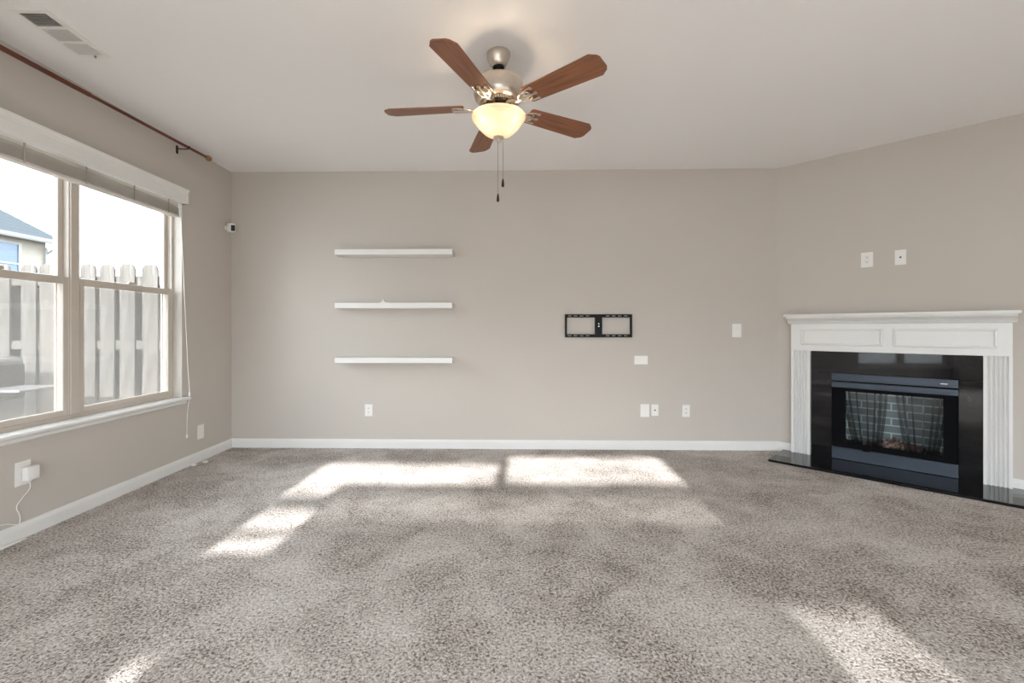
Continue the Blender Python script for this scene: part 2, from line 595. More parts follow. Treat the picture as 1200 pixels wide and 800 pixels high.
# ------------------------------------------------------------------ twin windows
def twin_window(name, y0, y1, label, frame_x=XL, sill=WZ0):
    w = bpy.data.objects.new(name, None)
    C.objects.link(w)
    w.location = (frame_x, y0, 0)
    tag(w, label, 'window', kind='structure')
    W = y1 - y0
    z0, z1 = sill + .022, WZ1
    dz = sill - WZ0
    xo, xi = -.155, -.072                      # frame depth range
    bm = bmesh.new()
    box(bm, xo, xi, 0, .022, z0, z1, .002)
    box(bm, xo, xi, W - .022, W, z0, z1, .002)
    box(bm, xo, xi, .022, W - .022, z0, z0 + .028, .002)
    box(bm, xo, xi, .022, W - .022, z1 - .028, z1, .002)
    link('window_frame', bm, M['vinyl'], w)
    mid = W / 2
    bm = bmesh.new()
    box(bm, xo, xi, mid - .038, mid + .038, z0 + .028, z1 - .028, .003)
    box(bm, xi - .004, xi + .008, mid - .030, mid + .030, z0 + .028, z1 - .028, .003)
    link('mullion', bm, M['vinyl'], w)
    zm = 1.475
    for a, b in ((.022, mid - .038), (mid + .038, W - .022)):
        # upper sash, outer track
        s = .034
        X0, X1 = xo + .012, xo + .046
        zz0, zz1 = zm - .005, z1 - .028
        bm = bmesh.new()
        box(bm, X0, X1, a, a + s, zz0, zz1, .003); box(bm, X0, X1, b - s, b, zz0, zz1, .003)
        box(bm, X0, X1, a + s, b - s, zz0, zz0 + .045, .003); box(bm, X0, X1, a + s, b - s, zz1 - s, zz1, .003)
        us = link('upper_sash', bm, M['vinyl'], w)
        link('pane', new_box(X0 + .014, X0 + .018, a + s, b - s, zz0 + .045, zz1 - s), M['glass'], us)
        # lower sash, inner track
        X0, X1 = xo + .048, xi - .002
        zz0, zz1 = z0 + .028, zm + .035
        bm = bmesh.new()
        box(bm, X0, X1, a, a + s, zz0, zz1, .003); box(bm, X0, X1, b - s, b, zz0, zz1, .003)
        box(bm, X0, X1, a + s, b - s, zz0, zz0 + .038, .003); box(bm, X0, X1, a + s, b - s, zz1 - .045, zz1, .003)
        ls = link('lower_sash', bm, M['vinyl'], w)
        link('pane', new_box(X0 + .012, X0 + .016, a + s, b - s, zz0 + .038, zz1 - .045), M['glass'], ls)
        yc = (a + b) / 2
        bm = bmesh.new()
        box(bm, X1 - .012, X1 + .012, yc - .028, yc + .028, zz1, zz1 + .012, .003)
        tube(bm, [(X1, yc - .02, zz1 + .016), (X1 + .01, yc + .004, zz1 + .016), (X1 + .004, yc + .026, zz1 + .016)], .005, 8)
        link('sash_lock', bm, M['vinyl'], ls)
        bm = bmesh.new()
        box(bm, xo + .001, xo + .009, a, a + .012, z0 + .03, zm, 0); box(bm, xo + .001, xo + .009, b - .012, b, z0 + .03, zm, 0)
        sf = link('screen_frame', bm, M['vinyl'], w)
        link('insect_screen', new_box(xo + .004, xo + .0045, a + .012, b - .012, z0 + .03, zm), M['screen'], sf)
    bm = bmesh.new()
    prism(bm, [(-.075, .575 + dz), (.0005, .575 + dz), (.0005, .600 + dz), (-.075, .600 + dz)], 'y', .001, W - .001)
    prism(bm, [(.0005, .575 + dz), (.036, .575 + dz), (.044, .580 + dz), (.047, .588 + dz), (.044, .596 + dz), (.036, .600 + dz), (.0005, .600 + dz)], 'y', -.055, W + .055)
    link('window_stool', bm, M['trim'], w)
    bm = bmesh.new()
    prism(bm, [(.0005, .545 + dz), (.012, .545 + dz), (.018, .552 + dz), (.018, .566 + dz), (.026, .575 + dz), (.0005, .575 + dz)], 'y', -.035, W + .035)
    link('window_apron', bm, M['trim'], w)
    return w


win1 = twin_window('window_1', WY0, WY1, 'white twin double-hung window looking onto the wooden fence')
win2 = twin_window('window_2', -2.37, -0.47, 'white twin double-hung window further back along the left wall', sill=0.36)

# blind over window_1, raised
bl = thing('window_blind', 'raised white slatted blind with crown valance at the window head', 'blind', (XL, WY0, 2.1))
W = WY1 - WY0
bm = bmesh.new()
prism(bm, [(.0, .13), (.048, .13), (.050, .150), (.052, .205), (.058, .212), (.060, .222), (.066, .235), (.068, .245), (.0, .245), (.0, .235), (.040, .225), (.040, .140), (.0, .140)], 'y', -.03, W + .0)
box(bm, 0.0005, .06, W - .012, W, .13, .247)
link('valance', bm, M['trim'], bl)
link('headrail', new_box(-.052, .008, .02, W - .03, .165, .215, .003), M['slat'], bl)
bm = bmesh.new()
for i in range(8):
    z = .033 + i * .0078
    box(bm, -.048, .006, .022, W - .032, z, z + .0028, .001, 1)
for z, tl in ((.104, .2), (.127, .3)):
    vs = box(bm, -.048, .006, .022, W - .032, z, z + .003, 0)
    for v in vs:
        v.co.z += (v.co.x + .021) * tl
link('slat_stack', bm, M['slat'], bl)
link('bottom_rail', new_box(-.049, .007, .022, W - .032, .012, .030, .004), M['slat'], bl)
for y in (.14, .50, .88, 1.26, 1.60):
    bm = bmesh.new()
    for x in (-.050, .009):
        box(bm, x - .0008, x + .0008, y - .006, y + .006, .02, .175)
    box(bm, -.050, .009, y - .006, y + .006, .0195, .0205)
    link('ladder_tape', bm, M['tape'], bl)
bm = bmesh.new()
tube(bm, smooth_path([(.012, 1.705, .14), (.028, 1.716, -.1), (.036, 1.735, -.55), (.052, 1.756, -1.2), (.055, 1.776, -1.47), (.035, 1.779, -1.62), (.025, 1.785, -1.83)]), .0024, 6)
lc = link('lift_cord', bm, M['cord'], bl, smooth=True)
for zz, p in ((-1.47, (.055, 1.776)), (-1.83, (.025, 1.785))):
    bm = bmesh.new()
    lathe(bm, [(0, .018), (.004, .016), (.0075, 0), (.0085, -.012), (.006, -.018), (0, -.02)], 12, (p[0], p[1], zz))
    link('cord_tassel', bm, M['plate'], lc, smooth=True)

# curtain rod along the left wall
cr = thing('curtain_rod', 'reddish wooden curtain rod above the twin window', 'curtain rod', (XL, 2.6, 2.66))
ry = lambda y: (y - 2.6) * 0.0295 - .004
bm = bmesh.new()
tube(bm, [(.09, -1.1, ry(1.5)), (.09, .215, ry(2.815))], .0145, 16)
link('rod_sleeve', bm, M['rod'], cr, smooth=True)
bm = bmesh.new()
tube(bm, [(.09, .21, ry(2.81)), (.09, 1.34, ry(3.94))], .0112, 16)
link('rod_inner', bm, M['rod'], cr, smooth=True)
bm = bmesh.new()
lathe(bm, [(0, -.012), (.013, -.012), (.016, -.006), (.0165, .006), (.022, .012), (.0245, .026), (.022, .04), (.013, .048), (0, .05)], 20, (.09, 1.345, ry(3.945)), ax='y')
link('finial', bm, M['finial'], cr, smooth=True)
for by in (1.10, -.75):
    bm = bmesh.new()
    zz = ry(2.6 + by)
    box(bm, .0005, .006, by - .012, by + .012, zz - .055, zz + .012, .002)
    tube(bm, smooth_path([(.004, by, zz - .012), (.05, by, zz - .018), (.084, by, zz - .018), (.104, by, zz - .010), (.106, by, zz + .006)]), .0045, 8)
    link('rod_bracket', bm, M['bronze'], cr, smooth=True)


# ------------------------------------------------------------------ wall plates
def wall_plate(name, label, cat, kind, loc, rz, group=None, w=.075, h=.118):
    t = thing(name, label, cat, loc, rz, group)
    bm = bmesh.new()
    box(bm, -w / 2, w / 2, -.006, -.0005, -h / 2, h / 2, .003, 2)
    pl = link('cover_plate', bm, M['plate'], t)

    def screw(x, z):
        bm = bmesh.new()
        lathe(bm, [(0, -.0082), (.0028, -.0078), (.0036, -.006), (.0036, -.005)], 12, (x, 0, z), ax='y')
        link('screw', bm, M['plate'], pl, smooth=True)
    if kind == 'duplex':
        for z in (.0195, -.0195):
            bm = bmesh.new()
            box(bm, -.0165, .0165, -.009, -.005, z - .0135, z + .0135, .0035, 3)
            s = link('socket', bm, M['plate'], t)
            bm = bmesh.new()
            for x in (-.0063, .0063):
                box(bm, x - .0013, x + .0013, -.0096, -.0088, z - .001, z + .0075)
            lathe(bm, [(0, -.0096), (.0024, -.0096), (.0024, -.0088)], 10, (0, 0, z - .007), ax='y')
            link('slot', bm, M['slot'], s)
        screw(0, 0)
    elif kind == 'rocker':
        bm = bmesh.new()
        prism(bm, [(-.006, -.033), (-.0095, -.033), (-.0075, 0), (-.011, .033), (-.006, .033)], 'x', -.0165, .0165)
        link('rocker', bm, M['plate'], t)
        screw(0, .045); screw(0, -.045)
    elif kind == 'blank':
        screw(0, .042); screw(0, -.042)
    elif kind == 'coax':
        bm = bmesh.new()
        lathe(bm, [(.0, -.018), (.0045, -.018), (.0045, -.009), (.0075, -.009), (.0075, -.005)], 6, (0, 0, 0), ax='y')
        link('cable_jack', bm, M['bronze'], t)
        screw(0, .042); screw(0, -.042)
    elif kind == 'wide':
        bm = bmesh.new()
        box(bm, -.036, .036, -.008, -.005, -.017, .017, .0025)
        link('insert', bm, M['plate'], t)
        screw(-.05, 0); screw(.05, 0)
    return t


BK, LF = 0.0, R(90)
wall_plate('power_outlet', 'white duplex outlet low on back wall below the floating shelves', 'outlet', 'duplex', (-1.343, YB, .374), BK, 'outlets and plates on the walls')
wall_plate('blank_plate', 'white blank cover plate low on back wall, left of the coaxial plate', 'wall plate', 'blank', (1.374, YB, .381), BK, 'outlets and plates on the walls', w=.088, h=.126)
wall_plate('cable_plate', 'narrow white coaxial jack plate low on back wall beside the blank plate', 'wall plate', 'coax', (1.471, YB, .386), BK, 'outlets and plates on the walls', w=.07, h=.114)
wall_plate('power_outlet', 'white duplex outlet low on back wall, nearest the fireplace', 'outlet', 'duplex', (1.773, YB, .379), BK, 'outlets and plates on the walls')
wall_plate('light_switch', 'white rocker switch at chest height right of the television bracket', 'switch', 'rocker', (2.262, YB, 1.163), BK, 'outlets and plates on the walls', w=.088, h=.13)
wall_plate('cable_plate', 'wide white cover plate below the right end of the television bracket', 'wall plate', 'wide', (1.336, YB, .874), BK, 'outlets and plates on the walls', w=.13, h=.084)


def diag(s, off, z):
    c = math.sqrt(.5)
    return (DC.x + (s - off) * c, DC.y - (s + off) * c, z)


wall_plate('power_outlet', 'white outlet plate above the mantel, left of the coaxial plate', 'outlet', 'duplex', diag(.682, 0, 1.775), DROT, 'outlets and plates on the walls', w=.083, h=.128)
wall_plate('cable_plate', 'white coaxial jack plate above the mantel, the right plate of the pair', 'wall plate', 'coax', diag(.898, 0, 1.772), DROT, 'outlets and plates on the walls', w=.072, h=.124)
wall_plate('blank_plate', 'white blank cover plate on left wall near the corner baseboard', 'wall plate', 'blank', (XL, 3.992, .26), LF, 'outlets and plates on the walls', w=.085, h=.125)
wall_plate('power_outlet', 'white outlet plate under the window with a charger plugged in', 'outlet', 'duplex', (XL, 2.496, .365), LF, 'outlets and plates on the walls', w=.085, h=.135)

# charger with cord
ch = thing('charger_plug', 'white plug-in charger with thin cord in outlet under the window', 'charger', (XL, 2.512, .362), LF)
bm = bmesh.new(); box(bm, -.030, .040, -.046, -.0105, -.040, .038, .006, 3)
link('body', bm, M['plate'], ch, smooth=True)
bm = bmesh.new(); box(bm, -.008, .008, -.034, -.018, -.052, -.038, .003)
link('cord_strain_relief', bm, M['plate'], ch)
bm = bmesh.new()
tube(bm, smooth_path([(0, -.026, -.05), (-.002, -.03, -.085), (-.018, -.012, -.125), (-.048, -.009, -.16), (-.052, -.008, -.185), (-.040, -.008, -.215), (-.036, -.010, -.245), (-.045, -.012, -.272),
                      (-.075, -.018, -.262), (-.11, -.018, -.245), (-.16, -.02, -.24), (-.24, -.03, -.30), (-.30, -.06, -.355), (-.42, -.10, -.358)]), .0023, 6)
link('cord', bm, M['cord'], ch, smooth=True)

# corner camera
sc_cam = thing('security_camera', 'small white camera with black lens face in the upper left corner', 'camera', (XL, 4.36, 2.165))
bm = bmesh.new()
lathe(bm, [(0, 0.0005), (.022, 0.0005), (.022, .008), (.009, .012), (.009, .028)], 16, (0, 0, 0), ax='x')
link('mount', bm, M['plate'], sc_cam, smooth=True)
Rm = Matrix.Translation((.058, -.006, 0)) @ Matrix.Rotation(R(62), 4, 'Z') @ Matrix.Rotation(R(14), 4, 'X') @ Matrix.Rotation(R(-8), 4, 'Y')
bm = bmesh.new()
box(bm, -.030, .030, -.030, .030, -.042, .042, .008, 3)
bm.transform(Rm)
hd = link('camera_body', bm, M['plate'], sc_cam, smooth=True)
bm = bmesh.new()
box(bm, -.019, .019, -.034, -.029, -.027, .029, .004, 2)
bm.transform(Rm)
link('lens_face', bm, M['slot'], hd)
bm = bmesh.new()
tube(bm, [(.02, 0, 0), (.045, -.002, 0)], .008, 10)
link('stem', bm, M['plate'], sc_cam, smooth=True)

# floating shelves
for zt, place in ((1.937, 'topmost of the three'), (1.428, 'middle of the three'), (.906, 'lowest of the three')):
    bm = bmesh.new()
    box(bm, -.562, .562, -.18, -.0005, -.052, 0, .002, 1)
    s = link('floating_shelf', bm, M['trim'], None, loc=(-1.055, YB, zt))
    tag(s, {'topmost of the three': 'white floating wall shelf, empty, topmost of the three on the back wall',
            'middle of the three': 'white floating wall shelf with a paper scrap, middle of the three',
            'lowest of the three': 'white floating wall shelf, empty, lowest of the three above the outlet'}[place], 'shelf', 'floating shelves on the back wall')


def scrap(name, label, loc, size, cat='paper scrap'):
    bm = bmesh.new()
    bmesh.ops.create_icosphere(bm, subdivisions=2, radius=1)
    rnd = random.Random(loc[0])
    for v in bm.verts:
        f = .75 + .5 * rnd.random()
        v.co = Vector((v.co.x * size[0] * f, v.co.y * size[1] * f, max(v.co.z, -.8) * size[2] * f))
    zmin = min(v.co.z for v in bm.verts)
    for v in bm.verts:
        v.co.z -= zmin
    return tag(link(name, bm, M['paper'], None, loc=loc), label, cat)


bm = bmesh.new()
prism(bm, [(-.045, 0), (.05, 0), (.05, .003), (.012, .007), (-.004, .032), (-.012, .032), (-.022, .005), (-.045, .003)], 'y', -.02, .02)
tag(link('paper_scrap', bm, M['paper'], None, loc=(-1.155, YB - .13, 1.4285)), 'small folded white scrap standing on the middle floating shelf', 'paper scrap')
scrap('paper_scrap', 'tiny white scrap on the carpet, nearer the hanging blind cord', (-2.675, 3.84, 0.0), (.022, .016, .010))
scrap('paper_scrap', 'tiny white scrap on the carpet, nearer the back corner', (-2.635, 3.93, 0.0), (.024, .014, .010))
bm = bmesh.new()
prism(bm, [(-.28, 0), (-.02, 0), (.10, .003), (.10, .006), (-.02, .014), (-.28, .014)], 'y', -.022, .0)
tag(link('cable_cover', bm, M['paper'], None, loc=(XL + .018, 2.385, .0), rot=(0, 0, R(88))), 'white flat cord cover strip lying along the baseboard below the charger', 'cord cover')

# television bracket
tv = thing('tv_bracket', 'black steel television wall bracket left bare on the back wall', 'bracket', (.92, YB, 1.209))
for nm, z in (('rail', .097), ('rail', -.097)):
    bm = bmesh.new()
    # a rail with a row of slots
    holes = [(-.30 + i * .058, -.30 + i * .058 + .036, z - .004, z + .004) for i in range(4)]
    holes += [(.07 + i * .058, .07 + i * .058 + .036, z - .004, z + .004) for i in range(4)]
    wall_cells(bm, 'y', -.022, -.019, -.325, .325, z - .0155, z + .0155, holes)
    box(bm, -.325, .325, -.022, -.004, z + (.0125 if z > 0 else -.0155), z + (.0155 if z > 0 else -.0125))
    link(nm, bm, M['black'], tv)
for x in (-.3165, .3165):
    link('side_bar', new_box(x - .0095, x + .0095, -.023, -.0005, -.112, .112, .001, 1), M['black'], tv)
mp = link('mount_plate', new_box(-.034, .034, -.026, -.0005, -.112, .112, .001, 1), M['black'], tv)
for z, m in ((.02, 'steel'), (-.004, 'steel'), (.085, 'black'), (-.085, 'black')):
    bm = bmesh.new()
    lathe(bm, [(0, -.031), (.006, -.031), (.0075, -.028), (.0075, -.025)], 8, (0, 0, z), ax='y')
    link('bolt', bm, M[m], mp)

# ------------------------------------------------------------------ ceiling register
vt = thing('ceiling_vent', 'white ceiling air register above the window', 'vent', (-2.335, 2.348, ZC), R(3))
bm = bmesh.new()
wall_holes = [(-.065, .065, -.168 + i * .118, -.168 + i * .118 + .100) for i in range(3)]
us = [-.09, .09]
wall_cells(bm, 'y', -.009, -.0005, -.09, .09, -.195, .195, [(h[0], h[1], h[2], h[3]) for h in wall_holes])
bm.transform(Matrix.Rotation(R(-90), 4, 'X') @ Matrix.Scale(1, 4))
for v in bm.verts:
    v.co.z = -abs(v.co.z)
link('register_frame', bm, M['plate'], vt)
for i in range(3):
    y0 = .168 - i * .118 - .100 if False else -.168 + i * .118
    bm = bmesh.new()
    for j in range(9):
        y = y0 + .008 + j * .0105
        vs = box(bm, -.065, .065, y - .0006, y + .0006, -.013, -.002)
        sgn = (1.0, 0.10, -0.05)[i]
        for v in vs:
            v.co.y += sgn * (v.co.z + .0075) * .9
    link('louver_bank', bm, M['plate'], vt)
bm = bmesh.new(); box(bm, -.07, .07, -.172, .172, -.0009, -.0003)
link('duct_opening', bm, M['soot'], vt)
bm = bmesh.new(); box(bm, .015, .024, .172, .180, -.022, -.004, .001)
link('damper_lever', bm, M['nickel'], vt)

# ------------------------------------------------------------------ ceiling fan
FX, FY = -.032, 2.56
fan = thing('ceiling_fan', 'five-blade wooden ceiling fan with lit glass bowl light', 'ceiling fan', (FX, FY, ZC))
bm = bmesh.new()
lathe(bm, [(0, -.0005), (.062, -.0005), (.066, -.006), (.066, -.016), (.060, -.040), (.050, -.066), (.044, -.078), (.036, -.083), (.030, -.080), (0, -.080)], 40)
link('canopy', bm, M['nickel'], fan, smooth=True)
bm = bmesh.new()
lathe(bm, [(0, -.074), (.026, -.076), (.032, -.086), (.026, -.097), (.014, -.102), (0, -.102)], 32)
link('hanger_ball', bm, M['black'], fan, smooth=True)
bm = bmesh.new()
lathe(bm, [(.0115, -.09), (.0115, -.142), (.019, -.144), (.019, -.156), (0, -.156)], 24)
link('downrod', bm, M['nickel'], fan, smooth=True)
bm = bmesh.new()
lathe(bm, [(0, -.152), (.03, -.152), (.088, -.154), (.118, -.159), (.133, -.170), (.139, -.188), (.140, -.240), (.135, -.262), (.122, -.278), (.10, -.286), (0, -.286)], 56)
mh = link('motor_housing', bm, M['nickel'], fan, smooth=True)
bm = bmesh.new()
for i in range(48):
    t = 2 * math.pi * i / 48
    g = bmesh.ops.create_cube(bm, size=1)['verts']
    bmesh.ops.scale(bm, vec=(.026, .0045, .012), verts=g)
    bmesh.ops.rotate(bm, cent=(0, 0, 0), matrix=Matrix.Rotation(R(-38), 3, 'Y').inverted(), verts=g)
    bmesh.ops.translate(bm, vec=(.098, 0, -.289), verts=g)
    bmesh.ops.rotate(bm, cent=(0, 0, 0), matrix=Matrix.Rotation(t, 3, 'Z'), verts=g)
link('vent_ring', bm, M['nickel'], mh)
bm = bmesh.new()
lathe(bm, [(0, -.285), (.072, -.287), (.07, -.298), (.05, -.306), (.045, -.325), (0, -.325)], 40)
link('flywheel', bm, M['bronze'], fan, smooth=True)
bm = bmesh.new()
lathe(bm, [(0, -.322), (.052, -.322), (.060, -.328), (.060, -.340), (.085, -.346), (.090, -.352), (0, -.352)], 40)
link('light_fitter', bm, M['nickel'], fan, smooth=True)


def blade_mesh():
    bm = bmesh.new()
    prof = [(.195, -.050), (.207, -.059), (.616, -.074), (.648, -.050), (.656, -.034), (.656, .034), (.648, .050), (.616, .074), (.207, .059), (.195, .050)]
    prism(bm, prof, 'z', -.0035, .0035)
    bm.transform(Matrix.Rotation(R(-12), 4, 'X'))
    return bm


def iron_mesh():
    bm = bmesh.new()
    Rt = Matrix.Rotation(R(-12), 3, 'X')

    def P(x, y, z, w=1.0):
        v = Vector((x, y, z))
        return v.lerp(Rt @ v, w)
    tube(bm, smooth_path([P(.060, 0, .012, 0), P(.10, 0, .004, 0), P(.135, 0, -.012, .3), P(.175, 0, -.012, .8), P(.255, 0, -.0085)]), [.010] * 6 + [.009] * 6 + [.008] * 6 + [.0065] * 7, 10)
    for s in (-1, 1):
        tube(bm, smooth_path([P(.150, 0, -.012, .6), P(.165, s * .024, -.012, .9), P(.195, s * .034, -.009), P(.222, s * .024, -.008), P(.225, s * .006, -.008), P(.205, s * .010, -.009), P(.200, s * .02, -.009)]), .0052, 8)
        tube(bm, smooth_path([P(.195, s * .034, -.009), P(.225, s * .042, -.0075), P(.250, s * .040, -.0068)]), .0052, 8)
        lathe(bm, [(0, -.004), (.011, -.003), (.011, .003), (0, .003)], 12, P(.252, s * .040, -.0068))
    lathe(bm, [(0, -.004), (.011, -.003), (.011, .003), (0, .003)], 12, P(.258, 0, -.0082))
    return bm


bl0 = ir0 = None
for i in range(5):
    a = R(-40.7 + 72 * i)
    if bl0 is None:
        b_ = bl0 = link('blade', blade_mesh(), M['blade'], fan)
        i_ = ir0 = link('blade_iron', iron_mesh(), M['nickel'], fan, smooth=True, angle=60)
    else:
        b_ = bl0.copy(); C.objects.link(b_)
        i_ = ir0.copy(); C.objects.link(i_)
    for o in (b_, i_):
        o.location = (0, 0, -.308)
        o.rotation_euler = (0, 0, a)
bm = bmesh.new()
lathe(bm, [(.140, -.358), (.147, -.355), (.1515, -.359), (.153, -.366), (.151, -.373), (.145, -.383), (.137, -.394), (.123, -.412), (.106, -.431), (.088, -.449), (.070, -.463), (.050, -.472), (.030, -.477), (0, -.479)], 64)
bowl = link('light_bowl', bm, M['bowl'], fan, smooth=True, angle=80)
bm = bmesh.new()
lathe(bm, [(0, -.476), (.030, -.477), (.031, -.482), (.022, -.488), (.010, -.491), (.008, -.496), (.0105, -.502), (.008, -.508), (0, -.510)], 28)
link('finial', bm, M['nickel'], bowl, smooth=True)
for t in (222, 322):
    bx, by = .100 * math.cos(R(t)), .100 * math.sin(R(t))
    bm = bmesh.new()
    lathe(bm, [(0, -.418), (.012, -.415), (.020, -.405), (.022, -.393), (.018, -.378), (.012, -.364), (.011, -.352), (0, -.350)], 20, (bx, by, 0))
    link('bulb', bm, M['bulb'], fan, smooth=True)
    d = bpy.data.lights.new('bulb_light', 'POINT')
    d.energy = 5.0
    d.color = (1.0, 0.79, 0.56)
    d.shadow_soft_size = 0.026
    o = bpy.data.objects.new('bulb_light', d)
    C.objects.link(o)
    o.parent = fan
    o.location = (bx + .0, by - .0, -.395)
for cx, cy, z1 in ((-.004, -.012, -.806), (.024, -.01, -.722)):
    bm = bmesh.new()
    z = -.498 if cx < .01 else -.482
    zs = z
    tube(bm, [(cx, cy, zs), (cx, cy, z1)], .0009, 6)
    pc = link('pull_chain', bm, M['bronze'], fan)
    bm = bmesh.new()
    lathe(bm, [(0, .006), (.004, .004), (.005, -.004), (.0075, -.018), (.0085, -.034), (.006, -.040), (0, -.041)], 14, (cx, cy, z1))
    link('chain_fob', bm, M['bronze'], pc, smooth=True)

# ------------------------------------------------------------------ fireplace on the diagonal wall
fp = thing('fireplace', 'white fluted mantel fireplace with black granite surround and gas insert', 'fireplace', DC, DROT)
P0, P1, P2, P3 = .133, .281, 1.364, 1.509
PF = -.062                                     # face of the pilasters and frieze
bm = bmesh.new()
box(bm, .095, 1.545, -.170, -.0005, 1.290, 1.312, .003)
prism(bm, [(-.0005, 1.290), (-.158, 1.290), (-.156, 1.280), (-.146, 1.270), (-.124, 1.262), (-.104, 1.256), (-.096, 1.246), (-.080, 1.240), (-.076, 1.230), (PF - .004, 1.224), (-.0005, 1.224)], 'x', P0 - .022, P3 + .022)
link('mantel_shelf', bm, M['trim'], fp, smooth=True, angle=25)
bm = bmesh.new()
box(bm, P0, P3, PF, -.0005, .978, 1.224, .002)
fr = link('frieze', bm, M['trim'], fp)
for a, b in ((.214, .792), (.858, 1.436)):
    bm = bmesh.new()
    z0, z1, w = 1.032, 1.182, .018
    for (x0, x1, q0, q1) in ((a, b, z0, z0 + w), (a, b, z1 - w, z1), (a, a + w, z0 + w, z1 - w), (b - w, b, z0 + w, z1 - w)):
        box(bm, x0, x1, PF - .016, PF + .001, q0, q1, .006, 2)
    link('panel_molding', bm, M['trim'], fr)
for a, b in ((P0, P1), (P2, P3)):
    bm = bmesh.new()
    prof = [(a, -.0005), (a, PF)]
    m_ = .016
    nf = 5
    fw = (b - a - 2 * m_) / nf
    for i in range(nf):
        x0 = a + m_ + i * fw
        prof.append((x0 + .003, PF))
        for q in range(1, 6):
            t = math.pi * q / 6
            xm = x0 + fw / 2
            prof.append((xm - (fw / 2 - .003) * math.cos(t), PF + .019 * math.sin(t)))
        prof.append((x0 + fw - .003, PF))
    prof += [(b, PF), (b, -.0005)]
    prism(bm, prof, 'z', .021, .978)
    link('pilaster', bm, M['trim'], fp)
bm = bmesh.new(); box(bm, P1, P2, -.022, -.0005, .787, .978, .001, 1)
link('granite_header', bm, M['granite'], fp)
for a, b in ((P1, FB[0]), (FB[1], P2)):
    bm = bmesh.new(); box(bm, a, b, -.022, -.0005, .021, .786, .001, 1)
    link('granite_leg', bm, M['granite'], fp)
bm = bmesh.new(); box(bm, .055, 1.585, -.485, -.0005, .0005, .021, .003, 2)
link('hearth_slab', bm, M['granite'], fp)
# insert: part firebox with its pieces
a, b = FB[0] + .001, FB[1] - .001
z1 = FB[3] - .002
bm = bmesh.new()
D2 = .36
box(bm, a, a + .012, -.010, D2, .022, z1); box(bm, b - .012, b, -.010, D2, .022, z1)
box(bm, a + .012, b - .012, -.004, D2, z1 - .12, z1); box(bm, a + .012, b - .012, .0, D2, .022, .118)
box(bm, a + .012, b - .012, D2 - .01, D2 + .01, .118, z1 - .12)
# black face frame round the glass
g0, g1, gz0, gz1 = .535, 1.150, .175, .628
wall_cells(bm, 'y', -.012, .004, a + .012, b - .012, .125, .655, [(g0, g1, gz0, gz1)])
fbx = link('firebox', bm, M['soot'], fp)
bm = bmesh.new(); box(bm, a, b, -.030, -.005, .718, z1, .003, 2)
link('hood_bar', bm, M['fmetal'], fbx)
bm = bmesh.new(); box(bm, a, b, -.026, -.005, .658, .708, .003, 2)
link('louver_bar', bm, M['fmetal'], fbx)
bm = bmesh.new(); box(bm, a, b, -.028, -.005, .0225, .128, .003, 2)
link('lower_panel', bm, M['fmetal'], fbx)
bm = bmesh.new(); box(bm, 1.135, 1.175, -.0312, -.0298, .745, .750)
link('name_badge', bm, M['nickel'], fbx)
bm = bmesh.new(); box(bm, .655, .700, -.034, -.027, .122, .131, .002)
link('latch', bm, M['soot'], fbx)
link('glass_door', new_box(g0 - .01, g1 + .01, .0045, .0075, gz0 - .01, gz1 + .01), M['fglass'], fbx)
bm = bmesh.new(); box(bm, a + .013, b - .013, .235, .25, .119, .664)
link('brick_panel', bm, M['brick'], fbx)
for x0, x1, xg in ((.50, .82, .70), (.86, 1.19, 1.02)):
    bm = bmesh.new()
    n, m_ = 120, 8
    rows = []
    for j in range(m_ + 1):
        v = j / m_
        z = .655 - v * .50
        row = []
        for i in range(n + 1):
            u = i / n
            x = x0 + (x1 - x0) * u
            x += (xg - x) * .42 * v ** 1.3 + .017 * math.cos(u * 40 + 2.2 * math.sin(u * 7))
            row.append(bm.verts.new((x, .048 + .024 * math.sin(u * 40 + 2.2 * math.sin(u * 7)) + .008 * math.sin(u * 93), z)))
        rows.append(row)
    for j in range(m_):
        for i in range(n):
            bm.faces.new((rows[j][i], rows[j][i + 1], rows[j + 1][i + 1], rows[j + 1][i]))
    link('mesh_curtain', bm, M['fmesh'], fbx, smooth=True, angle=180)
# logs and embers inside


def log(p, q, r, label):
    bm = bmesh.new()
    rnd = random.Random(p[0] * 77)
    A, B = Vector(p), Vector(q)
    pts, rs = [], []
    for i in range(9):
        t = i / 8
        pts.append(A.lerp(B, t) + Vector((0, (rnd.random() - .5) * .012, (rnd.random() - .5) * .012)))
        rs.append(r * (.8 + .35 * rnd.random()))
    tube(bm, pts, rs, 12)
    for v in bm.verts:
        v.co += Vector((rnd.random() - .5, rnd.random() - .5, rnd.random() - .5)) * .007
    o = link('fire_log', bm, M['log'], None, loc=DC, rot=(0, 0, DROT))
    # move the origin to the log itself
    c = (A + B) / 2
    o.data.transform(Matrix.Translation(-c))
    o.location = DC + Matrix.Rotation(DROT, 3, 'Z') @ c
    return tag(o, label, 'log', 'logs in the firebox')


